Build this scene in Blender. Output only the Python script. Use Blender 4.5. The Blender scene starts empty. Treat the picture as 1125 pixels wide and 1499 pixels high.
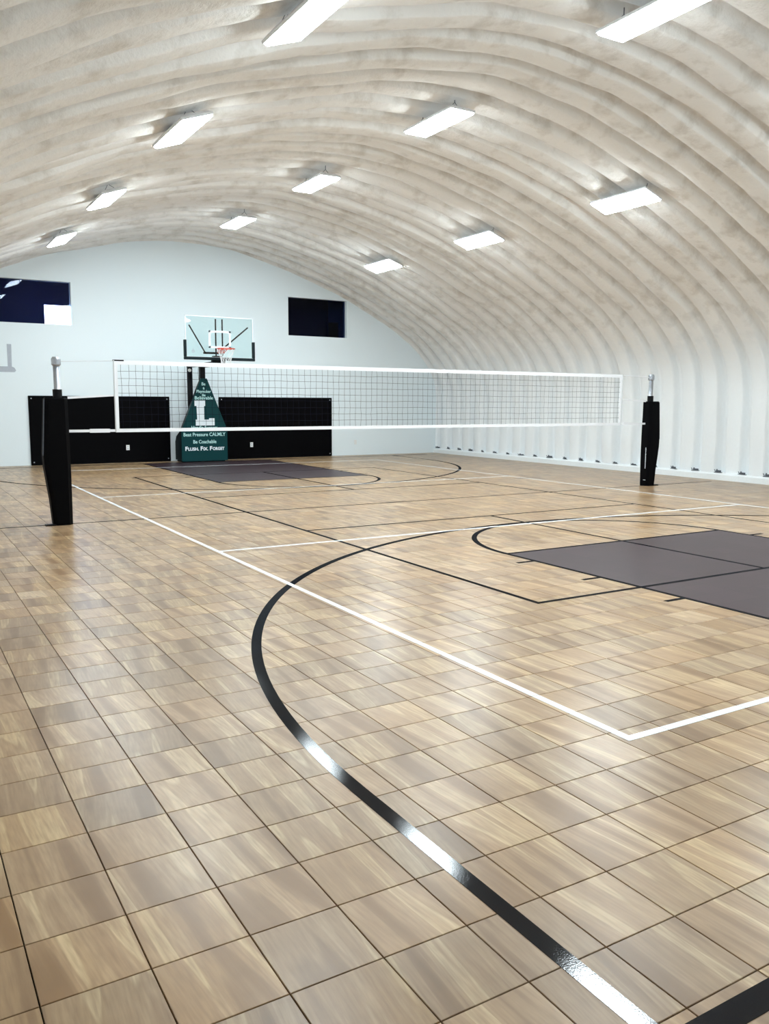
import bpy, bmesh, math, random
from mathutils import Vector, Matrix, noise

scene = bpy.context.scene
C = scene.collection
random.seed(7)

# ------------------------------------------------------------------ camera
FPX, W, H = 1222.26, 1125, 1499
CAM = Vector((-7.7087, -11.9844, 1.6852))
yaw, pitch, roll = -0.5366, -0.1312, 0.0048
fwd = Vector((-math.sin(yaw) * math.cos(pitch), math.cos(yaw) * math.cos(pitch), math.sin(pitch)))
rgt = Vector((math.cos(yaw), math.sin(yaw), 0))
upv = rgt.cross(fwd)
R_ = rgt * math.cos(roll) + upv * math.sin(roll)
U_ = -rgt * math.sin(roll) + upv * math.cos(roll)
cam_d = bpy.data.cameras.new('camera')
cam = bpy.data.objects.new('camera', cam_d)
C.objects.link(cam)
cam.matrix_world = Matrix(((R_.x, U_.x, -fwd.x, CAM.x), (R_.y, U_.y, -fwd.y, CAM.y), (R_.z, U_.z, -fwd.z, CAM.z), (0, 0, 0, 1)))
cam_d.sensor_fit = 'HORIZONTAL'
cam_d.sensor_width = 36
cam_d.lens = FPX * 36 / W
cam_d.clip_start = 0.05
scene.camera = cam

# ------------------------------------------------------------------ world, exposure, lamp power
world = bpy.data.worlds.new('world')
scene.world = world
world.use_nodes = True
world.node_tree.nodes['Background'].inputs[0].default_value = (0.02, 0.025, 0.035, 1)
scene.view_settings.view_transform = 'Standard'
scene.view_settings.look = 'None'
scene.view_settings.gamma = 1
scene.view_settings.use_curve_mapping = False
scene.view_settings.exposure = 1.33
LAMP = 30.0                      # emission strength of each ceiling lamp's diffuser
LAMP_COL = (0.84, 0.955, 1.0)

def project(p):
    d = Vector(p) - CAM
    z = d.dot(fwd)
    if z <= 0.05:
        return None
    return (W / 2 + FPX * d.dot(R_) / z, H / 2 - FPX * d.dot(U_) / z, z)

# ------------------------------------------------------------------ materials
def newmat(name):
    m = bpy.data.materials.new(name)
    m.use_nodes = True
    nt = m.node_tree
    return m, nt, nt.nodes['Principled BSDF']

def nd(nt, t, **kw):
    n = nt.nodes.new(t)
    for k, v in kw.items():
        setattr(n, k, v)
    return n

def math_n(nt, op, a, b=None, clamp=False):
    n = nd(nt, 'ShaderNodeMath', operation=op, use_clamp=clamp)
    for i, v in enumerate((a, b)):
        if v is None:
            continue
        if isinstance(v, (int, float)):
            n.inputs[i].default_value = v
        else:
            nt.links.new(v, n.inputs[i])
    return n.outputs[0]

def mixc(nt, fac, a, b, mode='MIX'):
    n = nd(nt, 'ShaderNodeMix', data_type='RGBA', blend_type=mode)
    for i, v in ((0, fac), (6, a), (7, b)):
        if isinstance(v, (int, float)):
            n.inputs[i].default_value = v
        elif isinstance(v, tuple):
            n.inputs[i].default_value = (*v, 1) if len(v) == 3 else v
        else:
            nt.links.new(v, n.inputs[i])
    return n.outputs[2]

def plain(name, col, rough=0.5, spec=0.5, metal=0.0, bump=0.0, bscale=60.0, var=0.0):
    m, nt, b = newmat(name)
    b.inputs['Base Color'].default_value = (*col, 1)
    b.inputs['Roughness'].default_value = rough
    b.inputs['Specular IOR Level'].default_value = spec
    b.inputs['Metallic'].default_value = metal
    if bump or var:
        g = nd(nt, 'ShaderNodeNewGeometry')
        n = nd(nt, 'ShaderNodeTexNoise')
        n.inputs['Scale'].default_value = bscale
        n.inputs['Detail'].default_value = 3
        nt.links.new(g.outputs['Position'], n.inputs['Vector'])
        if bump:
            bp = nd(nt, 'ShaderNodeBump')
            bp.inputs['Strength'].default_value = bump
            bp.inputs['Distance'].default_value = 0.004
            nt.links.new(n.outputs[0], bp.inputs['Height'])
            nt.links.new(bp.outputs[0], b.inputs['Normal'])
        if var:
            c = mixc(nt, n.outputs[0], tuple(x * (1 - var) for x in col), tuple(min(1, x * (1 + var)) for x in col))
            nt.links.new(c, b.inputs['Base Color'])
    return m

TPX, TPY, TOX, TOY = 0.3126, 0.3073, -7.4394, -9.6563   # tile pitch and grid origin

def tile_nodes(nt):
    """cell index, local uv and two random numbers per floor tile, from the world position"""
    g = nd(nt, 'ShaderNodeNewGeometry')
    s = nd(nt, 'ShaderNodeSeparateXYZ')
    nt.links.new(g.outputs['Position'], s.inputs[0])
    u = math_n(nt, 'DIVIDE', math_n(nt, 'SUBTRACT', s.outputs[0], TOX), TPX)
    v = math_n(nt, 'DIVIDE', math_n(nt, 'SUBTRACT', s.outputs[1], TOY), TPY)
    iu = math_n(nt, 'FLOOR', u)
    iv = math_n(nt, 'FLOOR', v)
    fu = math_n(nt, 'SUBTRACT', u, iu)
    fv = math_n(nt, 'SUBTRACT', v, iv)
    cb = nd(nt, 'ShaderNodeCombineXYZ')
    nt.links.new(iu, cb.inputs[0])
    nt.links.new(iv, cb.inputs[1])
    wn = nd(nt, 'ShaderNodeTexWhiteNoise', noise_dimensions='2D')
    nt.links.new(cb.outputs[0], wn.inputs['Vector'])
    sc = nd(nt, 'ShaderNodeSeparateColor')
    nt.links.new(wn.outputs['Color'], sc.inputs[0])
    return fu, fv, sc.outputs[0], sc.outputs[1], sc.outputs[2], s

def mat_tile():
    m, nt, b = newmat('wood_print_tile')
    fu, fv, r1, r2, r3, s = tile_nodes(nt)
    # plank strips run along the hall; every tile cuts its own piece of the print
    tilt = math_n(nt, 'MULTIPLY', math_n(nt, 'SUBTRACT', r3, 0.5), 0.25)
    x = math_n(nt, 'ADD', fu, math_n(nt, 'MULTIPLY', tilt, fv))
    X = math_n(nt, 'ADD', math_n(nt, 'MULTIPLY', x, 3.1), math_n(nt, 'MULTIPLY', r1, 60))
    Y = math_n(nt, 'ADD', math_n(nt, 'MULTIPLY', fv, 0.20), math_n(nt, 'MULTIPLY', r2, 60))
    cb = nd(nt, 'ShaderNodeCombineXYZ')
    nt.links.new(X, cb.inputs[0]); nt.links.new(Y, cb.inputs[1])
    n1 = nd(nt, 'ShaderNodeTexNoise', noise_dimensions='2D')
    n1.inputs['Scale'].default_value = 1.0
    n1.inputs['Detail'].default_value = 1.5
    n1.inputs['Roughness'].default_value = 0.4
    n1.inputs['Distortion'].default_value = 0.12
    nt.links.new(cb.outputs[0], n1.inputs['Vector'])
    rp = nd(nt, 'ShaderNodeValToRGB')
    cr = rp.color_ramp
    cols = [(0.27, (0.285, 0.185, 0.112)), (0.37, (0.345, 0.235, 0.150)), (0.41, (0.445, 0.312, 0.200)), (0.50, (0.430, 0.300, 0.195)),
            (0.535, (0.50, 0.362, 0.238)), (0.60, (0.47, 0.335, 0.215)), (0.625, (0.66, 0.51, 0.335)), (0.70, (0.55, 0.405, 0.265))]
    cr.elements[0].position, cr.elements[0].color = cols[0][0], (*cols[0][1], 1)
    cr.elements[1].position, cr.elements[1].color = cols[-1][0], (*cols[-1][1], 1)
    for p_, c_ in cols[1:-1]:
        e = cr.elements.new(p_)
        e.color = (*c_, 1)
    nt.links.new(n1.outputs[0], rp.inputs[0])
    # fine grain
    cb2 = nd(nt, 'ShaderNodeCombineXYZ')
    nt.links.new(math_n(nt, 'ADD', math_n(nt, 'MULTIPLY', x, 26), math_n(nt, 'MULTIPLY', r2, 90)), cb2.inputs[0])
    nt.links.new(math_n(nt, 'ADD', math_n(nt, 'MULTIPLY', fv, 2.2), math_n(nt, 'MULTIPLY', r1, 90)), cb2.inputs[1])
    n2 = nd(nt, 'ShaderNodeTexNoise', noise_dimensions='2D')
    n2.inputs['Scale'].default_value = 1.0
    n2.inputs['Detail'].default_value = 3
    nt.links.new(cb2.outputs[0], n2.inputs['Vector'])
    col = mixc(nt, math_n(nt, 'MULTIPLY', math_n(nt, 'SUBTRACT', n2.outputs[0], 0.32, True), 1.1), rp.outputs[0], (0.27, 0.175, 0.115))
    # blotches and a tone of its own for each tile
    n3 = nd(nt, 'ShaderNodeTexNoise')
    n3.inputs['Scale'].default_value = 9
    n3.inputs['Detail'].default_value = 2
    g = nd(nt, 'ShaderNodeNewGeometry')
    nt.links.new(g.outputs['Position'], n3.inputs['Vector'])
    tone = math_n(nt, 'ADD', math_n(nt, 'ADD', 0.57, math_n(nt, 'MULTIPLY', r3, 0.26)), math_n(nt, 'MULTIPLY', n3.outputs[0], 0.2))
    hs = nd(nt, 'ShaderNodeHueSaturation')
    nt.links.new(col, hs.inputs['Color'])
    nt.links.new(tone, hs.inputs['Value'])
    nt.links.new(math_n(nt, 'ADD', 1.1, math_n(nt, 'MULTIPLY', r2, 0.16)), hs.inputs['Saturation'])
    nt.links.new(hs.outputs[0], b.inputs['Base Color'])
    b.inputs['Roughness'].default_value = 0.31
    b.inputs['Specular IOR Level'].default_value = 0.42
    bp = nd(nt, 'ShaderNodeBump')
    bp.inputs['Strength'].default_value = 0.12
    bp.inputs['Distance'].default_value = 0.001
    nt.links.new(n2.outputs[0], bp.inputs['Height'])
    nt.links.new(bp.outputs[0], b.inputs['Normal'])
    return m

def mat_paint(name, col, joint, rough, spec=0.5, bump=0.25):
    """court paint: the joints of the tiles underneath still show in it"""
    m, nt, b = newmat(name)
    fu, fv, r1, r2, r3, s = tile_nodes(nt)
    def edge(f, w):
        return math_n(nt, 'LESS_THAN', math_n(nt, 'MINIMUM', f, math_n(nt, 'SUBTRACT', 1.0, f)), w)
    e = math_n(nt, 'MAXIMUM', edge(fu, 0.008), edge(fv, 0.008))
    tone = math_n(nt, 'ADD', 0.9, math_n(nt, 'MULTIPLY', r1, 0.2))
    hs = nd(nt, 'ShaderNodeHueSaturation')
    hs.inputs['Color'].default_value = (*col, 1)
    nt.links.new(tone, hs.inputs['Value'])
    c = mixc(nt, e, hs.outputs[0], joint)
    nt.links.new(c, b.inputs['Base Color'])
    b.inputs['Roughness'].default_value = rough
    b.inputs['Specular IOR Level'].default_value = spec
    g = nd(nt, 'ShaderNodeNewGeometry')
    n = nd(nt, 'ShaderNodeTexNoise')
    n.inputs['Scale'].default_value = 170
    n.inputs['Detail'].default_value = 2
    nt.links.new(g.outputs['Position'], n.inputs['Vector'])
    bp = nd(nt, 'ShaderNodeBump')
    bp.inputs['Strength'].default_value = bump
    bp.inputs['Distance'].default_value = 0.002
    nt.links.new(n.outputs[0], bp.inputs['Height'])
    nt.links.new(bp.outputs[0], b.inputs['Normal'])
    return m

def mat_film(name, col, joint, gloss, rough):
    """matt court paint under a thin clear film that mirrors the lamps"""
    m = mat_paint(name, col, joint, 0.8, 0.0, 0.06)
    nt = m.node_tree
    b = nt.nodes['Principled BSDF']
    gl = nd(nt, 'ShaderNodeBsdfGlossy')
    gl.inputs['Roughness'].default_value = rough
    nt.links.new(b.inputs['Normal'].links[0].from_socket, gl.inputs['Normal'])
    mx = nd(nt, 'ShaderNodeMixShader')
    mx.inputs[0].default_value = gloss
    nt.links.new(b.outputs[0], mx.inputs[1])
    nt.links.new(gl.outputs[0], mx.inputs[2])
    nt.links.new(mx.outputs[0], nt.nodes['Material Output'].inputs[0])
    return m

def mat_foam():
    m, nt, b = newmat('sprayed_foam')
    g = nd(nt, 'ShaderNodeNewGeometry')
    s = nd(nt, 'ShaderNodeSeparateXYZ')
    nt.links.new(g.outputs['Position'], s.inputs[0])
    n1 = nd(nt, 'ShaderNodeTexNoise')
    n1.inputs['Scale'].default_value = 2.6
    n1.inputs['Detail'].default_value = 5
    n1.inputs['Roughness'].default_value = 0.6
    nt.links.new(g.outputs['Position'], n1.inputs['Vector'])
    rp = nd(nt, 'ShaderNodeValToRGB')
    rp.color_ramp.elements[0].position = 0.30
    rp.color_ramp.elements[0].color = (0.69, 0.665, 0.625, 1)
    rp.color_ramp.elements[1].position = 0.50
    rp.color_ramp.elements[1].color = (0.88, 0.87, 0.85, 1)
    nt.links.new(n1.outputs[0], rp.inputs[0])
    # side walls turn whiter below the seam, with a ragged upper edge
    z = math_n(nt, 'ADD', s.outputs[2], math_n(nt, 'MULTIPLY', math_n(nt, 'SUBTRACT', n1.outputs[0], 0.5), 1.6))
    mr = nd(nt, 'ShaderNodeMapRange')
    mr.inputs['From Min'].default_value = 3.5
    mr.inputs['From Max'].default_value = 2.5
    nt.links.new(z, mr.inputs['Value'])
    c = mixc(nt, mr.outputs[0], rp.outputs[0], (0.86, 0.89, 0.91))
    nt.links.new(c, b.inputs['Base Color'])
    b.inputs['Roughness'].default_value = 0.7
    b.inputs['Specular IOR Level'].default_value = 0.25
    n2 = nd(nt, 'ShaderNodeTexNoise')
    n2.inputs['Scale'].default_value = 14
    n2.inputs['Detail'].default_value = 6
    n2.inputs['Roughness'].default_value = 0.65
    nt.links.new(g.outputs['Position'], n2.inputs['Vector'])
    bp = nd(nt, 'ShaderNodeBump')
    bp.inputs['Strength'].default_value = 0.45
    bp.inputs['Distance'].default_value = 0.03
    nt.links.new(n2.outputs[0], bp.inputs['Height'])
    nt.links.new(bp.outputs[0], b.inputs['Normal'])
    return m

def mat_glass(name, tint, refl=1.0):
    m, nt, b = newmat(name)
    nt.nodes.remove(b)
    tr = nd(nt, 'ShaderNodeBsdfTransparent')
    tr.inputs[0].default_value = (*tint, 1)
    gl = nd(nt, 'ShaderNodeBsdfGlossy')
    gl.inputs['Roughness'].default_value = 0.02
    gl.inputs[0].default_value = (refl, refl, refl, 1)
    fr = nd(nt, 'ShaderNodeFresnel')
    fr.inputs[0].default_value = 1.45
    mx = nd(nt, 'ShaderNodeMixShader')
    nt.links.new(fr.outputs[0], mx.inputs[0])
    nt.links.new(tr.outputs[0], mx.inputs[1])
    nt.links.new(gl.outputs[0], mx.inputs[2])
    nt.links.new(mx.outputs[0], nt.nodes['Material Output'].inputs[0])
    return m

def mat_emit(name, col, strength):
    m, nt, b = newmat(name)
    b.inputs['Base Color'].default_value = (0.8, 0.8, 0.8, 1)
    b.inputs['Emission Color'].default_value = (*col, 1)
    b.inputs['Emission Strength'].default_value = strength
    return m

M = dict(
    tile=mat_tile(),
    sub=plain('dark_subfloor', (0.006, 0.005, 0.004), 0.9, 0.1),
    black_line=mat_film('black_court_paint', (0.005, 0.006, 0.009), (0.012, 0.012, 0.012), 0.055, 0.07),
    white_line=mat_paint('white_court_paint', (0.86, 0.88, 0.90), (0.45, 0.43, 0.4), 0.25, 0.5, 0.1),
    key=mat_paint('plum_court_paint', (0.042, 0.025, 0.030), (0.02, 0.015, 0.016), 0.38, 0.22, 0.08),
    foam=mat_foam(),
    white_wall=plain('white_wall_paint', (0.82, 0.90, 0.94), 0.6, 0.3, bump=0.05, bscale=40, var=0.015),
    curb=plain('white_curb_paint', (0.84, 0.88, 0.90), 0.6, 0.3, bump=0.3, bscale=25, var=0.04),
    shell=plain('outer_steel', (0.45, 0.46, 0.48), 0.5),
    vinyl=plain('black_vinyl', (0.0012, 0.0012, 0.0018), 0.6, 0.05, bump=0.15, bscale=90),
    black=plain('black_steel', (0.003, 0.003, 0.004), 0.5, 0.15),
    steel=plain('galvanised_steel', (0.42, 0.45, 0.50), 0.38, 0.5, 0.8, var=0.12, bscale=25),
    tape=plain('white_net_tape', (0.86, 0.88, 0.92), 0.7, 0.2, var=0.03, bscale=30),
    string=plain('dark_net_string', (0.008, 0.009, 0.018), 0.8, 0.05),
    cord=plain('pale_cord', (0.62, 0.64, 0.66), 0.6),
    green=plain('dark_green_vinyl', (0.002, 0.040, 0.044), 0.5, 0.15, bump=0.1, bscale=80, var=0.06),
    darkgreen=plain('black_green_vinyl', (0.003, 0.010, 0.013), 0.5, 0.2, bump=0.1, bscale=80),
    letter=plain('white_lettering', (0.80, 0.86, 0.90), 0.6, 0.3),
    mint=plain('pale_mint_lettering', (0.50, 0.78, 0.76), 0.6, 0.3),
    orange=plain('orange_rim_paint', (0.62, 0.06, 0.025), 0.4, 0.5),
    netwhite=plain('white_nylon', (0.85, 0.86, 0.88), 0.7),
    clear=mat_glass('clear_backboard_glass', (0.90, 0.97, 0.97)),
    dark_glass=mat_glass('tinted_window_glass', (0.50, 0.58, 0.78), 0.25),
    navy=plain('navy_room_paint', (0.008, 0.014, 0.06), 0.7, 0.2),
    blue_glow=plain('blue_glow_wall', (0.06, 0.16, 0.42), 0.7, 0.2),  # bluish light on the room's side wall, put into its colour
    plastic=plain('white_plastic', (0.82, 0.83, 0.83), 0.4),
    slot=plain('dark_slot', (0.03, 0.03, 0.03), 0.6),
    bracket=plain('grey_bracket_steel', (0.10, 0.11, 0.13), 0.6, 0.4, 0.3, var=0.3, bscale=30),
    pale_grey=plain('pale_grey', (0.46, 0.50, 0.56), 0.7, 0.2, var=0.08, bscale=14),
    lamp=mat_emit('lamp_diffuser', LAMP_COL, LAMP),
    lit=mat_emit('lit_white_panel', (0.95, 0.98, 1.0), 9.0),
    lamp_body=plain('white_lamp_steel', (0.75, 0.77, 0.8), 0.4, 0.4),
)

# ------------------------------------------------------------------ mesh helpers
def box(bm, x0, x1, y0, y1, z0, z1):
    vs = [bm.verts.new((x, y, z)) for z in (z0, z1) for y in (y0, y1) for x in (x0, x1)]
    for f in ((0, 2, 3, 1), (4, 5, 7, 6), (0, 1, 5, 4), (2, 6, 7, 3), (0, 4, 6, 2), (1, 3, 7, 5)):
        bm.faces.new([vs[i] for i in f])

def tube(bm, pts, r, n=8, caps=True):
    pts = [Vector(p) for p in pts]
    rings = []
    for i, p in enumerate(pts):
        t = (pts[min(i + 1, len(pts) - 1)] - pts[max(i - 1, 0)]).normalized()
        a = Vector((0, 0, 1)) if abs(t.z) < 0.9 else Vector((1, 0, 0))
        e1 = t.cross(a).normalized()
        e2 = t.cross(e1)
        rr = r[i] if isinstance(r, (list, tuple)) else r
        rings.append([bm.verts.new(p + (e1 * math.cos(k * math.tau / n) + e2 * math.sin(k * math.tau / n)) * rr) for k in range(n)])
    for a, b in zip(rings, rings[1:]):
        for k in range(n):
            bm.faces.new((a[k], a[(k + 1) % n], b[(k + 1) % n], b[k]))
    if caps:
        bm.faces.new(rings[0][::-1])
        bm.faces.new(rings[-1])

def prism(bm, poly, y0, y1, axis='y'):
    """extrude a polygon given in (a, z) along y (or in (a, b) along z)"""
    def P(a, b, t):
        return (a, t, b) if axis == 'y' else ((a, b, t) if axis == 'z' else (t, a, b))
    A = [bm.verts.new(P(a, b, y0)) for a, b in poly]
    B = [bm.verts.new(P(a, b, y1)) for a, b in poly]
    bm.faces.new(A)
    bm.faces.new(B[::-1])
    n = len(poly)
    for i in range(n):
        bm.faces.new((A[i], B[i], B[(i + 1) % n], A[(i + 1) % n]))

def loft(bm, rings, cap=True):
    R = [[bm.verts.new(p) for p in r] for r in rings]
    n = len(R[0])
    for a, b in zip(R, R[1:]):
        for k in range(n):
            bm.faces.new((a[k], a[(k + 1) % n], b[(k + 1) % n], b[k]))
    if cap:
        bm.faces.new(R[0][::-1])
        bm.faces.new(R[-1])

def obj(name, bm, mat, parent=None, smooth=False, bevel=0.0):
    bmesh.ops.recalc_face_normals(bm, faces=bm.faces[:])
    if bevel:
        bmesh.ops.bevel(bm, geom=bm.edges[:], offset=bevel, segments=2, profile=0.6, affect='EDGES', clamp_overlap=True)
    me = bpy.data.meshes.new(name)
    bm.to_mesh(me)
    bm.free()
    if smooth:
        for p in me.polygons:
            p.use_smooth = True
    me.materials.append(M[mat] if isinstance(mat, str) else mat)
    o = bpy.data.objects.new(name, me)
    C.objects.link(o)
    if parent:
        o.parent = parent
    return o

def thing(name, label, cat, loc=(0, 0, 0), group=None):
    o = bpy.data.objects.new(name, None)
    o.empty_display_size = 0.1
    C.objects.link(o)
    o.location = loc
    return tag(o, label, cat, group)

def tag(o, label, cat, group=None):
    o['label'] = label
    o['category'] = cat
    if group:
        o['group'] = group
    return o

def struct(o):
    o['kind'] = 'structure'
    return o

def B():
    return bmesh.new()

# ------------------------------------------------------------------ dimensions of the hall
FT = 0.3048
X0 = -0.30                       # middle of the vault
HALF = 8.50                      # half width between the side walls
YF, YN = 11.35, -13.2            # far and near end walls
PROFILE = [(0, 6.10), (1.3, 5.99), (2.1, 5.83), (2.8, 5.65), (3.65, 5.40), (4.7, 5.01), (5.5, 4.65), (6.2, 4.30), (6.9, 3.92),
           (7.45, 3.55), (7.9, 3.15), (8.2, 2.78), (8.40, 2.35), (8.48, 1.9), (8.5, 1.4), (8.5, 0.0)]

def spline_profile(n):
    """dense right half of the vault section as (dx, z), Catmull-Rom through PROFILE"""
    P = [(-PROFILE[1][0], PROFILE[1][1])] + PROFILE + [(8.5, -1.4)]
    dense = []
    for i in range(1, len(P) - 2):
        for k in range(24):
            t = k / 24
            q = []
            for c in (0, 1):
                p0, p1, p2, p3 = (P[i + j][c] for j in (-1, 0, 1, 2))
                q.append(0.5 * (2 * p1 + (p2 - p0) * t + (2 * p0 - 5 * p1 + 4 * p2 - p3) * t * t + (3 * p1 - p0 - 3 * p2 + p3) * t ** 3))
            dense.append(tuple(q))
    dense.append(PROFILE[-1])
    L = [0]
    for a, b in zip(dense, dense[1:]):
        L.append(L[-1] + math.dist(a, b))
    out, j = [], 0
    for k in range(n + 1):
        s = L[-1] * k / n
        while j < len(L) - 2 and L[j + 1] < s:
            j += 1
        t = (s - L[j]) / max(1e-9, L[j + 1] - L[j])
        out.append((dense[j][0] + (dense[j + 1][0] - dense[j][0]) * t, dense[j][1] + (dense[j + 1][1] - dense[j][1]) * t))
    return out

HALFSEC = spline_profile(64)
SECTION = [(X0 - dx, z) for dx, z in HALFSEC[::-1]] + [(X0 + dx, z) for dx, z in HALFSEC[1:]]
NORM = []
for i in range(len(SECTION)):
    a, b = SECTION[max(0, i - 1)], SECTION[min(len(SECTION) - 1, i + 1)]
    t = Vector((b[0] - a[0], b[1] - a[1])).normalized()
    NORM.append((t.y, -t.x))       # points into the hall

def arch_z(x):
    d = abs(x - X0)
    for a, b in zip(HALFSEC, HALFSEC[1:]):
        if a[0] <= d <= b[0] and b[0] > a[0]:
            return a[1] + (b[1] - a[1]) * (d - a[0]) / (b[0] - a[0])
    return 0.0

# ------------------------------------------------------------------ floor: sub-base, tiles, court paint
bm = B()
box(bm, X0 - HALF - 0.3, X0 + HALF + 0.3, YN - 0.1, YF + 0.1, -0.10, -0.012)
floor = struct(obj('floor', bm, 'sub'))

def tile_geo(bm, x, y):
    g, ch, t = 0.0021, 0.0015, 0.012
    hx, hy = TPX / 2 - g, TPY / 2 - g
    rings = []
    for (ix, z) in ((0, -t), (0, -ch), (ch, 0)):
        rings.append([bm.verts.new((x + sx * (hx - ix), y + sy * (hy - ix), z)) for sx, sy in ((-1, -1), (1, -1), (1, 1), (-1, 1))])
    for a, b in zip(rings, rings[1:]):
        for k in range(4):
            bm.faces.new((a[k], a[(k + 1) % 4], b[(k + 1) % 4], b[k]))
    bm.faces.new(rings[-1])

cells = []
i0, i1 = math.ceil((X0 - HALF - TOX) / TPX) - 1, math.floor((X0 + HALF - TOX) / TPX) + 1
j0, j1 = math.ceil((YN - TOY) / TPY), math.floor((YF - TOY) / TPY)
for i in range(i0, i1):
    for j in range(j0, j1):
        x, y = TOX + (i + 0.5) * TPX, TOY + (j + 0.5) * TPY
        p = project((x, y, 0))
        size = 0
        if p and -60 < p[0] < W + 60 and -60 < p[1] < H + 60:
            size = 1.0 / p[2] ** 3          # seen area of a floor tile falls with the cube of its depth
        cells.append((size, x, y))
cells.sort(reverse=True)
bm = B()
tile_geo(bm, 0, 0)
first = obj('floor_tile', bm, 'tile', floor)
first.location = (cells[0][1], cells[0][2], 0)
for s_, x, y in cells[1:300]:
    o = first.copy()
    C.objects.link(o)
    o.parent = floor
    o.location = (x, y, 0)
bm = B()
for s_, x, y in cells[300:]:
    tile_geo(bm, x, y)
o = obj('floor_tiles', bm, 'tile', floor)
o['kind'] = 'stuff'
bm = B()                           # cut edge pieces along the walls
box(bm, X0 - HALF, TOX + i0 * TPX - 0.002, YN, YF, -0.012, 0)
box(bm, TOX + i1 * TPX + 0.002, X0 + HALF, YN, YF, -0.012, 0)
box(bm, X0 - HALF, X0 + HALF, TOY + j1 * TPY + 0.002, YF, -0.012, -0.0005)
box(bm, X0 - HALF, X0 + HALF, YN, TOY + j0 * TPY - 0.002, -0.012, -0.0005)
obj('edge_strip', bm, 'tile', floor)

PZ = {'key': 0.0006, 'black_line': 0.0012, 'white_line': 0.0018}
def paint(name, quads, mat, dz=0.0):
    """flat painted shapes: list of 4-corner polygons in x, y"""
    bm = B()
    z1 = PZ[mat] + dz
    for q in quads:
        prism(bm, q, 0.0001, z1, 'z')
    return obj(name, bm, mat, floor)

def seg(x0, y0, x1, y1, w):
    d = Vector((x1 - x0, y1 - y0)).normalized() * (w / 2)
    n = Vector((-d.y, d.x))
    return [(x0 - d.x + n.x, y0 - d.y + n.y), (x0 - d.x - n.x, y0 - d.y - n.y), (x1 + d.x - n.x, y1 + d.y - n.y), (x1 + d.x + n.x, y1 + d.y + n.y)]

def arc_band(name, cx, cy, r, a0, a1, w, mat, dz=0.0, n=90, tail=0.0):
    """one continuous painted band along an arc, with straight tails of the given signed length at both ends"""
    bm = B()
    st = [(cx + r * math.cos(a0 + (a1 - a0) * k / n), cy + r * math.sin(a0 + (a1 - a0) * k / n), math.cos(a0 + (a1 - a0) * k / n), math.sin(a0 + (a1 - a0) * k / n)) for k in range(n + 1)]
    if tail:
        st = [(st[0][0], st[0][1] + tail, st[0][2], st[0][3])] + st + [(st[-1][0], st[-1][1] + tail, st[-1][2], st[-1][3])]
    z1 = PZ[mat] + dz
    loft(bm, [[(x + nx * e * w / 2, y + ny * e * w / 2, z) for e, z in ((-1, 0.0001), (1, 0.0001), (1, z1), (-1, z1))] for x, y, nx, ny in st])
    return obj(name, bm, mat, floor)

LW, BW = 0.05, 0.065
for s in (-1, 1):
    paint('volleyball_sideline', [seg(s * 15 * FT, -30 * FT, s * 15 * FT, 30 * FT, LW)], 'white_line')
    paint('volleyball_end_line', [seg(-15 * FT, s * 30 * FT, 15 * FT, s * 30 * FT, LW)], 'white_line', 0.0002)
    paint('volleyball_attack_line', [seg(-15 * FT, s * 10 * FT, 15 * FT, s * 10 * FT, LW)], 'white_line', 0.0002)
    paint('pickleball_sideline', [seg(s * 10 * FT, -22 * FT, s * 10 * FT, 22 * FT, LW)], 'black_line', 0.0001)
    paint('pickleball_baseline', [seg(-10 * FT, s * 22 * FT, 10 * FT, s * 22 * FT, LW)], 'black_line', 0.0002)
    paint('pickleball_kitchen_line', [seg(-10 * FT, s * 7 * FT, 10 * FT, s * 7 * FT, LW)], 'black_line', 0.0002)
    paint('pickleball_centre_line', [seg(0, s * 7 * FT, 0, s * 22 * FT, LW)], 'black_line', 0.0003)
    yb, yf, yh = s * 10.66, s * 4.75, s * 8.95
    kw = 1.81
    paint('painted_key', [[(-kw, yb), (kw, yb), (kw, yf), (-kw, yf)]], 'key')
    paint('key_outline', [seg(-kw, yb, -kw, yf, BW * 0.8), seg(kw, yb, kw, yf, BW * 0.8), seg(-kw, yf, kw, yf, BW * 0.8)], 'black_line', -0.0001)
    a0 = math.pi if s > 0 else 0
    arc_band('free_throw_arc', 0, yf, kw, a0, a0 + math.pi, BW, 'black_line', 0.0, 60)
    r3 = 6.03
    arc_band('three_point_line', 0, yh, r3, a0, a0 + math.pi, BW + 0.005, 'black_line', 0.0004, 120, yb - yh)
    for t in (0.48, 1.45, 2.45, 3.9):
        for sx in (-1, 1):
            yy = yf + s * t
            paint('lane_mark', [seg(sx * (kw + 0.05), yy, sx * (kw + 0.22), yy, 0.05)], 'black_line', 0.0001)
    paint('basketball_baseline', [seg(-7.3, yb, 7.3, yb, 0.085)], 'black_line', 0.0005)
paint('half_court_line', [seg(-7.9, 0, 7.7, 0, 0.045)], 'black_line', 0.0003)

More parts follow.
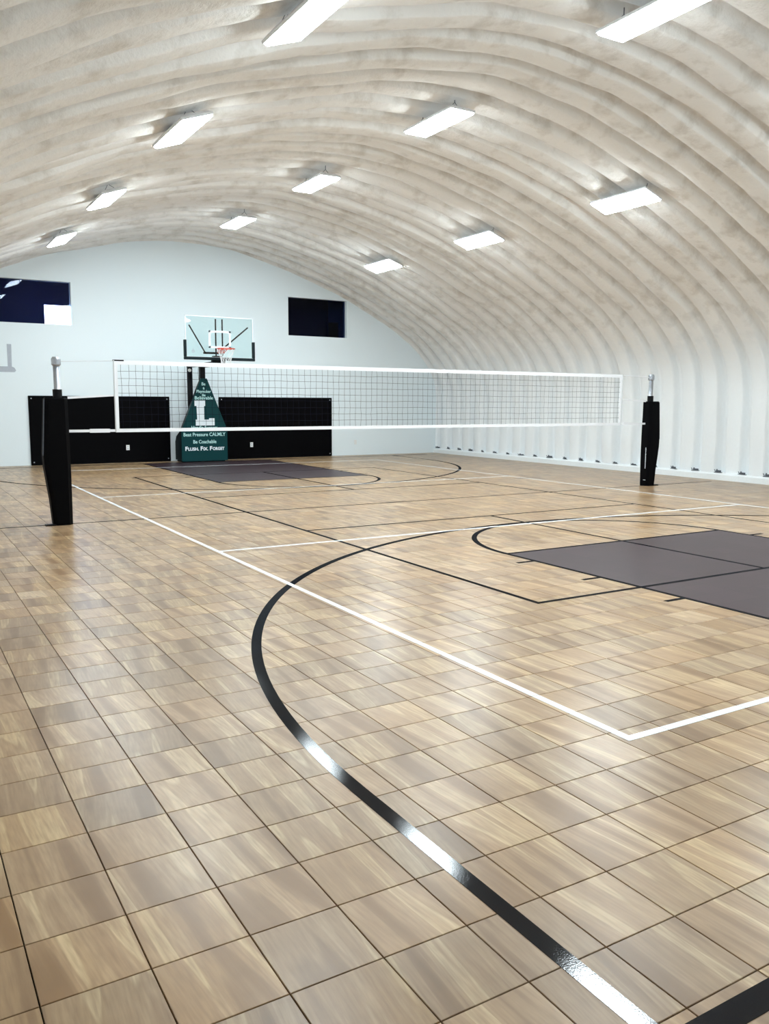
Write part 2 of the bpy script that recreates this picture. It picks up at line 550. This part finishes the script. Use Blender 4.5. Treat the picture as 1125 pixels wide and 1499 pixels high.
# ------------------------------------------------------------------ vault: outer shell and foam-covered ribs
bm = B()
outer = [(x - nx * 0.25, z - nz * 0.25) for (x, z), (nx, nz) in zip(SECTION[::4] + [SECTION[-1]], NORM[::4] + [NORM[-1]])]
inner = [(x - nx * 0.21, z - nz * 0.21) for (x, z), (nx, nz) in zip(SECTION[::4] + [SECTION[-1]], NORM[::4] + [NORM[-1]])]
vo = [[bm.verts.new((x, y, z)) for x, z in outer] for y in (YN - 0.2, YF + 0.2)]
vi = [[bm.verts.new((x, y, z)) for x, z in inner] for y in (YN - 0.2, YF + 0.2)]
for k in range(len(outer) - 1):
    bm.faces.new((vo[0][k], vo[0][k + 1], vo[1][k + 1], vo[1][k]))
    bm.faces.new((vi[0][k], vi[1][k], vi[1][k + 1], vi[0][k + 1]))
    for e in (0, 1):
        bm.faces.new((vo[e][k], vi[e][k], vi[e][k + 1], vo[e][k + 1]))
for k in (0, len(outer) - 1):
    bm.faces.new((vo[0][k], vo[1][k], vi[1][k], vi[0][k]))
ceiling = struct(obj('ceiling', bm, 'shell'))

PITCH, PHASE = 0.612, 0.148       # rib spacing; the hollows lie at PHASE + k * PITCH
def rib_height(t):
    """inward relief over one rib, 0..1: a pillow of foam with steep sides down into the flat hollow at each end"""
    d = min(t, 1 - t)
    if d < 0.13:
        return 0.06 * (d / 0.13) ** 2
    u = min(1, (d - 0.13) / 0.08)
    v = min(1, (d - 0.13) / 0.37)
    return 0.06 + 0.70 * u * u * (3 - 2 * u) + 0.24 * (1 - (1 - v) ** 2)

k0, k1 = math.floor((YN - PHASE) / PITCH), math.ceil((YF - PHASE) / PITCH)
NY = 24
for k in range(k0, k1):
    y0 = PHASE + k * PITCH
    amp = 0.23 * random.uniform(0.88, 1.12)
    bm = B()
    grid = []
    for j in range(NY + 1):
        t = j / NY
        y = y0 + t * PITCH
        yc = min(max(y, YN), YF)
        row = []
        for i, ((x, z), (nx, nz)) in enumerate(zip(SECTION, NORM)):
            s = i * 0.19
            wob = noise.noise((s * 0.55, k * 3.7, 0.0)) * 0.035 * math.sin(math.pi * t)
            h = rib_height(min(1, max(0, t + wob * 1.6)))
            bumpy = noise.noise((x * 2.3, yc * 2.3, z * 2.3)) * 0.016 + noise.noise((x * 7, yc * 7, z * 7)) * 0.006
            edge = min(1, z / 0.4)
            d = amp * h * (0.9 + 0.25 * noise.noise((s * 0.7, k * 1.9, 5.0))) + bumpy * edge * math.sin(math.pi * min(max(t, 0.0), 1.0)) ** 0.3 - 0.14
            row.append(bm.verts.new((x + nx * d, yc, max(0.0, z + nz * d))))
        grid.append(row)
    for a, b in zip(grid, grid[1:]):
        if abs(a[0].co.y - b[0].co.y) < 1e-6:
            continue
        for i in range(len(a) - 1):
            bm.faces.new((a[i], a[i + 1], b[i + 1], b[i]))
    for v in [v for v in bm.verts if not v.link_faces]:
        bm.verts.remove(v)
    if not bm.faces:
        bm.free()
        continue
    obj('foam_rib', bm, 'foam', ceiling, smooth=True)

# low painted curb along the foot of each side wall
for nm, s in (('wall_right', 1), ('wall_left', -1)):
    bm = B()
    xa, xb = X0 + s * (HALF - 0.13), X0 + s * (HALF + 0.22)
    prism(bm, [(xa, 0), (xb, 0), (xb, 0.16), (xa + s * 0.05, 0.16), (xa, 0.12)], YN, YF, 'y')
    struct(obj(nm, bm, 'curb'))

# ------------------------------------------------------------------ end walls
WIN = [(-5.36, -3.33, 3.61, 4.75), (2.78, 4.80, 3.62, 4.79)]
def end_wall(name, y0, y1, holes):
    xs = sorted(set([X0 - HALF - 0.2 + (2 * HALF + 0.4) * k / 56 for k in range(57)] + [h[k] for h in holes for k in (0, 1)]))
    bm = B()
    for a, b in zip(xs, xs[1:]):
        zt = tuple(arch_z(X0 + (q - X0) * 0.975) + 0.17 for q in (a, b))
        spans = [((0, 0), zt)]
        for h in holes:
            if h[0] - 1e-6 <= a and b <= h[1] + 1e-6:
                spans = [((0, 0), (h[2], h[2])), ((h[3], h[3]), zt)]
        for lo, hi in spans:
            prism(bm, [(a, lo[0]), (b, lo[1]), (b, hi[1]), (a, hi[0])], y0, y1, 'y')
    bmesh.ops.remove_doubles(bm, verts=bm.verts[:], dist=1e-5)
    # drop the inner faces shared by neighbouring strips
    seen = {}
    for f in bm.faces:
        seen.setdefault(tuple(sorted(v.index for v in f.verts)), []).append(f)
    return struct(obj(name, bm, 'white_wall'))
end_wall('wall_far', YF, YF + 0.16, WIN)
end_wall('wall_near', YN - 0.16, YN, [])

for n, (xa, xb, za, zb) in enumerate(WIN, 1):
    # casing lining the opening, tinted pane, dark upstairs room behind
    bm = B()
    t = 0.025
    box(bm, xa, xa + t, YF + 0.002, YF + 0.24, za, zb)
    box(bm, xb - t, xb, YF + 0.002, YF + 0.24, za, zb)
    box(bm, xa + t, xb - t, YF + 0.002, YF + 0.24, za, za + t)
    box(bm, xa + t, xb - t, YF + 0.002, YF + 0.24, zb - t, zb)
    w = struct(obj('window_%d' % n, bm, 'white_wall'))
    bm = B()
    box(bm, xa + t, xb - t, YF + 0.13, YF + 0.138, za + t, zb - t)
    obj('pane', bm, 'dark_glass', w)
    bm = B()
    ya, yb = YF + 0.24, YF + 2.0
    X_, x_, Z_, z_ = xb + 0.35, xa - 0.35, zb + 0.25, za - 0.55
    box(bm, x_ - 0.05, X_ + 0.05, yb, yb + 0.05, z_, Z_)
    box(bm, x_ - 0.05, x_, ya, yb, z_, Z_)
    box(bm, x_ - 0.05, X_ + 0.05, ya, yb, Z_, Z_ + 0.05)
    box(bm, x_ - 0.05, X_ + 0.05, ya, yb, z_ - 0.05, z_)
    box(bm, x_ - 0.05, xa, ya - 0.03, ya, z_, Z_)
    box(bm, xb, X_ + 0.05, ya - 0.03, ya, z_, Z_)
    box(bm, xa, xb, ya - 0.03, ya, zb, Z_)
    box(bm, xa, xb, ya - 0.03, ya, z_, za)
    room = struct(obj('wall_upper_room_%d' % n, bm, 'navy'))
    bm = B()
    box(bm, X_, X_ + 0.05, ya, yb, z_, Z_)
    obj('side_partition', bm, 'blue_glow', room)

bm = B()
box(bm, -3.995, -3.36, YF + 0.145, YF + 0.17, 3.637, 4.13)
tag(obj('lit_panel', bm, 'lit'), 'bright white lit panel in the corner of the dark upper window', 'panel')
dr = thing('room_door', 'narrow black door inside the dark room behind the upper window', 'door', (4.90, YF + 1.2, 3.07))
bm = B(); box(bm, -0.17, 0.17, -0.02, 0.02, 0, 1.12); obj('door_leaf', bm, 'black', dr)
bm = B(); box(bm, -0.20, -0.17, -0.03, 0.03, 0, 1.15); box(bm, 0.17, 0.20, -0.03, 0.03, 0, 1.15); box(bm, -0.17, 0.17, -0.03, 0.03, 1.12, 1.15); obj('door_frame', bm, 'navy', dr)

# ------------------------------------------------------------------ basketball goal
GX, GY = -0.11, 10.62
goal = thing('basketball_goal', 'basketball goal with clear backboard on a green padded base', 'basketball goal', (GX, GY, 0))
# padded base: front face a tall triangle on a box, sides run back towards the wall
front = [(-0.655, 0.03), (0.655, 0.03), (0.655, 0.90), (0.62, 0.98), (0.095, 2.30), (-0.075, 2.30), (-0.60, 0.98), (-0.655, 0.90)]
bm = B(); prism(bm, front, -0.05, 0.0, 'y'); pad = obj('front_pad', bm, 'green', goal)
bm = B()
prism(bm, [(0.0, 0.05), (0.60, 0.05), (0.60, 0.55), (0.50, 0.70), (0.0, 0.92)], -0.64, 0.64, 'x')
obj('base_box', bm, 'darkgreen', goal)
for s in (-1, 1):
    bm = B()
    A = [(s * 0.61, 0.01, 0.95), (s * 0.61, 0.40, 0.75), (s * 0.09, 0.12, 2.22), (s * 0.09, 0.01, 2.25)]
    Bv = [(p[0] - s * 0.04, p[1], p[2]) for p in A]
    loft(bm, [A, Bv])
    obj('side_pad', bm, 'darkgreen', goal)
bm = B(); box(bm, -0.60, 0.60, 0.02, 0.58, 0.0, 0.05); obj('base_plate', bm, 'black', goal)
# mast and parallel lift arms
bm = B(); loft(bm, [[(x + 0.01, y, 0.3) for x, y in ((-.07, .03), (.07, .03), (.07, .17), (-.07, .17))], [(x + 0.01, y, 2.62) for x, y in ((-.07, .03), (.07, .03), (.07, .17), (-.07, .17))]]); obj('mast', bm, 'black', goal)
bm = B(); tube(bm, [(-0.23, 0.40, 0.7), (-0.27, 0.30, 1.6), (-0.30, 0.22, 2.62)], 0.075, 10); obj('rear_strut', bm, 'black', goal, smooth=True)
bm = B(); tube(bm, [(-0.33, 0.13, 2.52), (-0.33, 0.10, 2.52)], 0.045, 12); obj('crank_knob', bm, 'plastic', goal)
BY = 9.30 - GY                     # plane of the backboard
bm = B()
box(bm, -0.06, 0.08, BY + 0.12, 0.17, 2.60, 2.72)
box(bm, -0.36, -0.24, BY + 0.30, 0.30, 2.60, 2.68)
obj('extension_arm', bm, 'black', goal)
bm = B()
box(bm, -0.17, 0.19, BY + 0.03, BY + 0.13, 2.64, 2.80)
box(bm, -0.10, 0.12, BY + 0.05, BY + 0.25, 2.68, 2.86)
obj('mount_bracket', bm, 'black', goal)
bw, b0, b1, bc = 0.92, 2.80, 3.86, 0.035
board = None
bm = B(); box(bm, bc - bw, bc + bw, BY - 0.006, BY + 0.006, b0, b1); board = obj('backboard', bm, 'clear', goal)
bm = B()
t = 0.022
box(bm, bc - bw, bc - bw + t, BY - 0.015, BY + 0.02, b0, b1); box(bm, bc + bw - t, bc + bw, BY - 0.015, BY + 0.02, b0, b1)
box(bm, bc - bw, bc + bw, BY - 0.015, BY + 0.02, b1 - t, b1); box(bm, bc - bw, bc + bw, BY - 0.015, BY + 0.02, b0, b0 + t)
obj('board_frame', bm, 'letter', board)
bm = B()                           # white target rectangle on the glass
ta, tb, tc, td = bc - 0.30, bc + 0.30, 3.05, 3.50
for a in ((ta, ta + .05, tc, td), (tb - .05, tb, tc, td), (ta, tb, td - .05, td), (ta, tb, tc, tc + .05)):
    box(bm, a[0], a[1], BY - 0.0075, BY - 0.0062, a[2], a[3])
obj('target_square', bm, 'letter', board)
bm = B()                           # padding along the bottom edge and lower corners
pz = 0.045
box(bm, bc - bw - pz, bc + bw + pz, BY - 0.035, BY + 0.035, b0 - 0.06, b0 + 0.015)
for s in (-1, 1):
    xa = bc + s * bw
    box(bm, min(xa - s * 0.025, xa + s * pz), max(xa - s * 0.025, xa + s * pz), BY - 0.035, BY + 0.035, b0 + 0.015, b0 + 0.44)
obj('edge_padding', bm, 'darkgreen', board, bevel=0.012)
bm = B()                           # frame tubes seen through the glass
tube(bm, [(bc - 0.80, BY + 0.05, 3.62), (bc - 0.38, BY + 0.06, 2.93)], 0.018, 8)
tube(bm, [(bc + 0.80, BY + 0.05, 3.62), (bc + 0.02, BY + 0.06, 2.98)], 0.018, 8)
for x in (-0.09, 0.09):
    tube(bm, [(bc + x, BY + 0.05, 3.80), (bc + x, BY + 0.05, 2.86)], 0.019, 8)
box(bm, bc - 0.42, bc + 0.10, BY + 0.03, BY + 0.09, 2.90, 2.95)
obj('support_frame', bm, 'black', goal)
bm = B()                           # small printed mark in the lower corner of the glass
for k, (dx, dz, w_) in enumerate(((0, 0.045, .03), (0, 0.02, .06), (0, -0.005, .10), (0, -0.03, .07))):
    box(bm, bc - 0.72 + dx - w_ / 2, bc - 0.72 + dx + w_ / 2, BY - 0.0075, BY - 0.0062, 2.955 + dz, 2.967 + dz)
obj('printed_mark', bm, 'pale_grey', board)
# rim and net
rx, ry, rz, rr = bc + 0.02, BY - 0.39, 3.02, 0.23
bm = B()
N = 32
ring = [[bm.verts.new((rx + (rr + 0.011 * math.cos(b)) * math.cos(a), ry + (rr + 0.011 * math.cos(b)) * math.sin(a), rz + 0.011 * math.sin(b))) for b in (k * math.tau / 8 for k in range(8))] for a in (i * math.tau / N for i in range(N))]
for i in range(N):
    for k in range(8):
        bm.faces.new((ring[i][k], ring[i][(k + 1) % 8], ring[(i + 1) % N][(k + 1) % 8], ring[(i + 1) % N][k]))
rim = obj('rim', bm, 'orange', goal, smooth=True)
bm = B()
box(bm, rx - 0.09, rx + 0.09, BY - 0.05, BY - 0.008, rz - 0.10, rz + 0.03)
prism(bm, [(rx - 0.08, BY - 0.05), (rx + 0.08, BY - 0.05), (rx + 0.11, ry + 0.20), (rx - 0.11, ry + 0.20)], rz - 0.012, rz + 0.012, 'z')
tube(bm, [(rx - 0.07, BY - 0.05, rz - 0.09), (rx - 0.10, ry + 0.19, rz - 0.012)], 0.010, 6)
tube(bm, [(rx + 0.07, BY - 0.05, rz - 0.09), (rx + 0.10, ry + 0.19, rz - 0.012)], 0.010, 6)
obj('rim_mount', bm, 'orange', rim)
bm = B()
NS = 12
def net_pt(k, lev):
    rad = [0.225, 0.19, 0.155, 0.13, 0.125][lev]
    a = (k + 0.5 * (lev % 2)) * math.tau / NS
    return (rx + rad * math.cos(a), ry + rad * math.sin(a), rz - 0.01 - [0, 0.09, 0.18, 0.28, 0.38][lev])
for k in range(NS):
    for lev in range(4):
        for s in ((0, -1) if lev % 2 == 0 else (0, 1)):
            tube(bm, [net_pt(k, lev), net_pt(k + s, lev + 1)], 0.0045, 4, False)
obj('hoop_net', bm, 'netwhite', rim)

def text(body, size, x, z, mat, parent, y, ext=0.002, sx=1.0, name='lettering', bold=0.0):
    cu = bpy.data.curves.new('t', 'FONT')
    cu.body = body
    cu.size = size
    cu.align_x = 'CENTER'
    cu.align_y = 'CENTER'
    cu.extrude = ext
    cu.offset = bold
    cu.resolution_u = 3
    tmp = bpy.data.objects.new('t', cu)
    C.objects.link(tmp)
    dg = bpy.context.evaluated_depsgraph_get()
    me = bpy.data.meshes.new_from_object(tmp.evaluated_get(dg))
    bpy.data.objects.remove(tmp)
    bpy.data.curves.remove(cu)
    me.transform(Matrix.Translation((x, y, z)) @ Matrix.Rotation(math.pi / 2, 4, 'X') @ Matrix.Diagonal((sx, 1, 1, 1)))
    me.materials.clear()
    me.materials.append(M[mat])
    o = bpy.data.objects.new(name, me)
    C.objects.link(o)
    o.parent = parent
    return o

ty = -0.0525
def fit(o, x0, x1, z, h):
    """scale flat lettering to run from x0 to x1, h high, centred on z"""
    vs = o.data.vertices
    a, b = min(v.co.x for v in vs), max(v.co.x for v in vs)
    c, d = min(v.co.z for v in vs), max(v.co.z for v in vs)
    for v in vs:
        v.co.x = x0 + (v.co.x - a) / (b - a) * (x1 - x0)
        v.co.z = z + ((v.co.z - c) / (d - c) - 0.5) * h
for body, wd, z, h in (('Be', 0.11, 2.15, 0.085), ('a', 0.045, 2.03, 0.06), ('Playmaker', 0.41, 1.935, 0.105), ('Be', 0.10, 1.845, 0.075), ('Believable', 0.52, 1.77, 0.09),
                       ('Handle Success', 0.74, 0.955, 0.095), ('Beat Pressure CALMLY', 1.20, 0.765, 0.10), ('Be Coachable', 0.66, 0.565, 0.10)):
    fit(text(body, 0.12, 0, 0, 'mint', pad, ty, bold=0.002), -wd / 2, wd / 2, z, h)
xs_ = -0.56
for word, wd, h, gap in (('F', 0.07, 0.115, 0.012), ('LUSH.', 0.30, 0.09, 0.05), ('F', 0.07, 0.115, 0.012), ('IX.', 0.135, 0.09, 0.05), ('F', 0.07, 0.115, 0.012), ('ORGET', 0.34, 0.09, 0)):
    fit(text(word, 0.12, 0, 0, 'letter', pad, ty, bold=0.005), xs_, xs_ + wd, 0.32 + h / 2, h)
    xs_ += wd + gap
# block letter with slab serifs
L = [(-0.271, 1.704), (0.030, 1.704), (0.030, 1.547), (-0.002, 1.547), (-0.002, 1.174), (0.133, 1.174), (0.133, 1.211), (0.291, 1.211), (0.291, 1.01), (-0.248, 1.01), (-0.248, 1.174), (-0.205, 1.174), (-0.216, 1.547), (-0.271, 1.547)]
bm = B(); prism(bm, L, ty - 0.002, ty + 0.002, 'y'); bmesh.ops.recalc_face_normals(bm, faces=bm.faces[:]); bm.normal_update(); bmesh.ops.triangulate(bm, faces=bm.faces[:]); obj('block_letter', bm, 'letter', pad)

# ------------------------------------------------------------------ wall mats and outlet plates
def wall_mat(x0, x1, label):
    t = thing('wall_mat', label, 'wall mat', ((x0 + x1) / 2, YF, 0), 'wall mats on the end wall')
    h = (x1 - x0) / 2
    bm = B(); box(bm, -h, h, -0.055, -0.001, 0.005, 1.80); obj('mat_panel', bm, 'vinyl', t, bevel=0.012)
    for sx in (-1, 1):
        for z in (0.08, 1.73):
            bm = B(); tube(bm, [(sx * (h - 0.07), -0.054, z), (sx * (h - 0.07), -0.060, z)], 0.016, 10); obj('screw', bm, 'steel', t)
wall_mat(-4.52, -0.86, 'long black wall mat under the window with the bright panel')
wall_mat(0.585, 4.22, 'long black wall mat between the green goal base and the bare wall')

def outlet(x, y, label):
    t = thing('outlet_plate', label, 'outlet', (x, y, 0.41), 'outlet plates on the end wall')
    bm = B(); box(bm, -0.045, 0.045, -0.010, 0, -0.07, 0.07); obj('plate', bm, 'plastic', t, bevel=0.003)
    for z in (-0.026, 0.026):
        bm = B(); box(bm, -0.016, 0.016, -0.012, -0.0095, z - 0.013, z + 0.013); obj('socket', bm, 'plastic' if x > 4.3 else 'pale_grey', t)
outlet(-2.046, YF - 0.055, 'white outlet plate on the black mat under the window with the bright panel')
outlet(1.556, YF - 0.055, 'white outlet plate on the black mat beside the green goal base')
outlet(5.08, YF, 'white outlet plate on the bare white end wall')

bm = B()  # flat pale grey angular mark on the end wall
prism(bm, [(-5.75, 2.39), (-4.80, 2.39), (-4.765, 2.43), (-4.80, 2.50), (-4.86, 2.53), (-4.85, 3.09), (-4.955, 3.09), (-4.955, 2.53), (-5.65, 2.53), (-5.65, 3.09), (-5.75, 3.09)], YF - 0.004, YF - 0.0005, 'y')
bmesh.ops.recalc_face_normals(bm, faces=bm.faces[:])
bm.normal_update()
bmesh.ops.triangulate(bm, faces=bm.faces[:])
tag(obj('grey_mark', bm, 'pale_grey'), 'pale grey angular mark on the white end wall', 'tape')

# ------------------------------------------------------------------ volleyball posts and net
def post(s, label):
    t = thing('volleyball_post', label, 'net post', (s * 5.70, 0, 0), 'padded posts of the volleyball net')
    bm = B(); tube(bm, [(0, 0, 0), (0, 0, 2.20)], 0.042, 16); obj('pole', bm, 'steel', t, smooth=True)
    bm = B(); tube(bm, [(0, 0, 2.14), (0, 0, 2.16), (0, 0, 2.23), (0, 0, 2.26)], [0.044, 0.062, 0.062, 0.045], 16); obj('pulley_cap', bm, 'steel', t)
    bm = B(); tube(bm, [(0, 0, 1.70), (0, 0, 1.83)], 0.06, 16); obj('collar', bm, 'black', t)
    rings = []
    # inner edge, outer edge (towards the wall), half depth at each height
    for z, a, b, d in ((0.0, -0.115, 0.13, .115), (0.03, -0.115, 0.135, .12), (0.35, -0.117, 0.16, .125), (0.62, -0.118, 0.195, .13), (0.80, -0.118, 0.218, .13), (0.98, -0.118, 0.225, .13),
                       (1.2, -0.116, 0.21, .13), (1.45, -0.114, 0.195, .125), (1.70, -0.112, 0.18, .125), (1.72, -0.102, 0.165, .115)):
        c = 0.05
        rings.append([(s * x, y, z) for x, y in ((a + c, -d), (b - c, -d), (b, -d + c), (b, d - c), (b - c, d), (a + c, d), (a, d - c), (a, -d + c))])
    bm = B(); loft(bm, rings); p = obj('post_pad', bm, 'vinyl', t)
    bm = B()
    tube(bm, [(s * 0.184, -0.075, 1.70), (s * 0.214, -0.08, 1.2), (s * 0.229, -0.08, 0.95)], 0.007, 6)
    obj('pad_lacing', bm, 'bracket', p)
    bm = B(); tube(bm, [(0, 0, 0.0), (0, 0, 0.012)], 0.12, 20); box(bm, min(s * 0.1, s * 0.24), max(s * 0.1, s * 0.24), -0.10, -0.02, 0, 0.02); obj('floor_plate', bm, 'black', t)
    return t, p
tl, pl = post(-1, 'black padded net post standing in front of the black wall mat')
tr, prr = post(1, 'black padded net post with small white lettering by the ribbed wall')
bm = B()
for k in range(14):                # narrow upright lettering, too small to read
    z = 0.36 + k * 0.031
    w_ = random.uniform(0.010, 0.017)
    box(bm, -0.122, -0.112, -0.045 - w_, -0.045 + w_ * 0.2, z, z + 0.02)
obj('upright_lettering', bm, 'letter', prr)
bm = B(); box(bm, -0.120, -0.112, -0.07, -0.01, 0.12, 0.127); obj('pad_tag', bm, 'letter', prr)

net = thing('volleyball_net', 'white-taped volleyball net stretched between two padded posts', 'net', (0, 0, 0))
NL, NR, NT, NB = -4.95, 4.88, 2.24, 1.27
bm = B(); box(bm, NL, NR, -0.006, 0.006, NT - 0.06, NT); obj('top_tape', bm, 'tape', net)
bm = B(); box(bm, NL, NR, -0.006, 0.006, NB - 0.025, NB + 0.025); obj('bottom_tape', bm, 'tape', net)
for x in (NL, NR):
    bm = B(); box(bm, x - 0.005, x + 0.05 if x < 0 else x + 0.005, -0.008, 0.008, NB + 0.025, NT - 0.06)
    if x > 0:
        box(bm, x - 0.05, x - 0.005, -0.008, 0.008, NB + 0.025, NT - 0.06)
    st = obj('side_tape', bm, 'tape', net)
    bm = B(); tube(bm, [(x, -0.012, NB - 0.02), (x, -0.012, NT)], 0.008, 8); obj('dowel', bm, 'cord', st)
bm = B(); box(bm, NL - 0.01, NL + 0.14, -0.008, 0.008, NT - 0.012, NT + 0.006); obj('tape_label', bm, 'black', net)
bm = B()
nv = int(round((NR - NL) / 0.1))
for k in range(1, nv):
    x = NL + (NR - NL) * k / nv
    pts = [(x + noise.noise((k * 1.3, zi * 0.8, 2.0)) * 0.012, noise.noise((k * 0.7, zi, 9.0)) * 0.008, NB + 0.02 + (NT - 0.05 - NB - 0.02) * zi / 9) for zi in range(10)]
    tube(bm, pts, 0.0020, 4, False)
for j in range(1, 9):
    z = NB + 0.02 + (NT - 0.07 - NB) * j / 9
    pts = [(NL + (NR - NL) * k / 98, 0.0, z + noise.noise((k * 0.31, j * 5.1, 4.0)) * 0.008) for k in range(99)]
    tube(bm, pts, 0.0020, 4, False)
obj('netting', bm, 'string', net)
for s, xe in ((-1, NL), (1, NR)):
    xp = s * 5.70
    bm = B(); tube(bm, [(xe, 0, NT - 0.01), (xp - s * 0.064, 0, 2.20)], 0.0045 if s < 0 else 0.008, 6); obj('top_cable', bm, 'cord' if s < 0 else 'tape', net)
    xi = xp - s * 0.12
    bm = B(); box(bm, min(xe, xi), max(xe, xi), -0.004, 0.004, NB - 0.018, NB + 0.018)
    a, b = (xe - 0.35, xe - 0.08) if s < 0 else (xe + 0.08, xe + 0.35)
    box(bm, a, b, -0.008, 0.008, NB - 0.026, NB + 0.026)
    obj('bottom_strap', bm, 'tape', net)
    bm = B()
    za, zb = 1.72, 1.755
    loft(bm, [[(xi - s * 0.008, y, za + z) for y, z in ((-.003, -.016), (.003, -.016), (.003, .016), (-.003, .016))], [(xe, y, zb + z) for y, z in ((-.003, -.010), (.003, -.010), (.003, .010), (-.003, .010))]])
    obj('middle_strap', bm, 'tape', net)

# ------------------------------------------------------------------ ceiling lamps
def lamp_proto():
    t = thing('ceiling_lamp', 'long white high-bay lamp hung under the foam vault', 'ceiling lamp', (0, 0, 0), 'high-bay lamps under the vault')
    bm = B()
    loft(bm, [[(x * k, y * (1 - (1 - k) * 0.3), z) for x, y in ((-.20, -.62), (.20, -.62), (.20, .62), (-.20, .62))] for z, k in ((0.0, 1.0), (-0.022, 0.97), (-0.034, 0.86))])
    obj('diffuser', bm, 'lamp', t)
    bm = B(); loft(bm, [[(x, y, z) for x, y in ((-w, -l), (w, -l), (w, l), (-w, l))] for z, w, l in ((0.001, 0.215, 0.635), (0.03, 0.215, 0.635), (0.07, 0.15, 0.57))]); obj('housing', bm, 'lamp_body', t)
    for sy in (-1, 1):
        bm = B(); tube(bm, [(-0.1, sy * 0.42, 0.07), (0, sy * 0.42, 0.17)], 0.004, 5); tube(bm, [(0.1, sy * 0.42, 0.07), (0, sy * 0.42, 0.17)], 0.004, 5); tube(bm, [(0, sy * 0.42, 0.17), (0, sy * 0.42, 0.24)], 0.006, 5); obj('hanger', bm, 'bracket', t)
    return t
proto = lamp_proto()
def copy_tree(o, parent=None):
    c = o.copy()
    C.objects.link(c)
    c.parent = parent
    for ch in list(o.children):
        copy_tree(ch, c)
    return c
LAMPS = []
for x, z, tilt, ys in ((-4.2, 5.12, -0.34, (-4.75, -0.95, 3.35, 7.6, -9.1)), (-0.3, 5.84, 0.0, (-5.15, -1.05, 3.12, 7.27, -9.3)), (3.5, 5.13, 0.34, (-5.35, -1.2, 2.96, 7.0, -9.4))):
    for y in ys:
        LAMPS.append((x, y, z, tilt))
for k, (x, y, z, tilt) in enumerate(LAMPS):
    o = proto if k == 0 else copy_tree(proto)
    o.location = (x, y, z)
    o.rotation_euler = (0, tilt, 0)

# ------------------------------------------------------------------ anchor brackets in the hollows at the foot of the ribbed wall
def bracket_proto():
    bm = B()
    box(bm, -0.02, 0.02, -0.10, 0.10, 0.0, 0.012)
    box(bm, -0.02, -0.008, -0.09, 0.05, 0.012, 0.05)
    prism(bm, [(-0.02, 0.012), (0.02, 0.012), (0.0, 0.07)], 0.02, 0.05, 'y')
    tube(bm, [(0, -0.06, 0.012), (0, -0.06, 0.045)], 0.011, 6)
    tube(bm, [(0, 0.075, 0.012), (0, 0.105, 0.06)], 0.008, 6)
    return tag(obj('anchor_bracket', bm, 'bracket'), 'small dark steel anchor bracket at the foot of the ribbed wall', 'bracket', 'anchor brackets along the ribbed wall')
bp_ = bracket_proto()
for n, k in enumerate(range(-3, 19)):
    o = bp_ if n == 0 else bp_.copy()
    if n:
        C.objects.link(o)
    o.location = (X0 + HALF - 0.075, PHASE + k * PITCH, 0.16)
    o.rotation_euler = (0, 0, random.uniform(-0.25, 0.25))
    o.scale = (1, random.uniform(0.7, 1.15), random.uniform(0.7, 1.2))
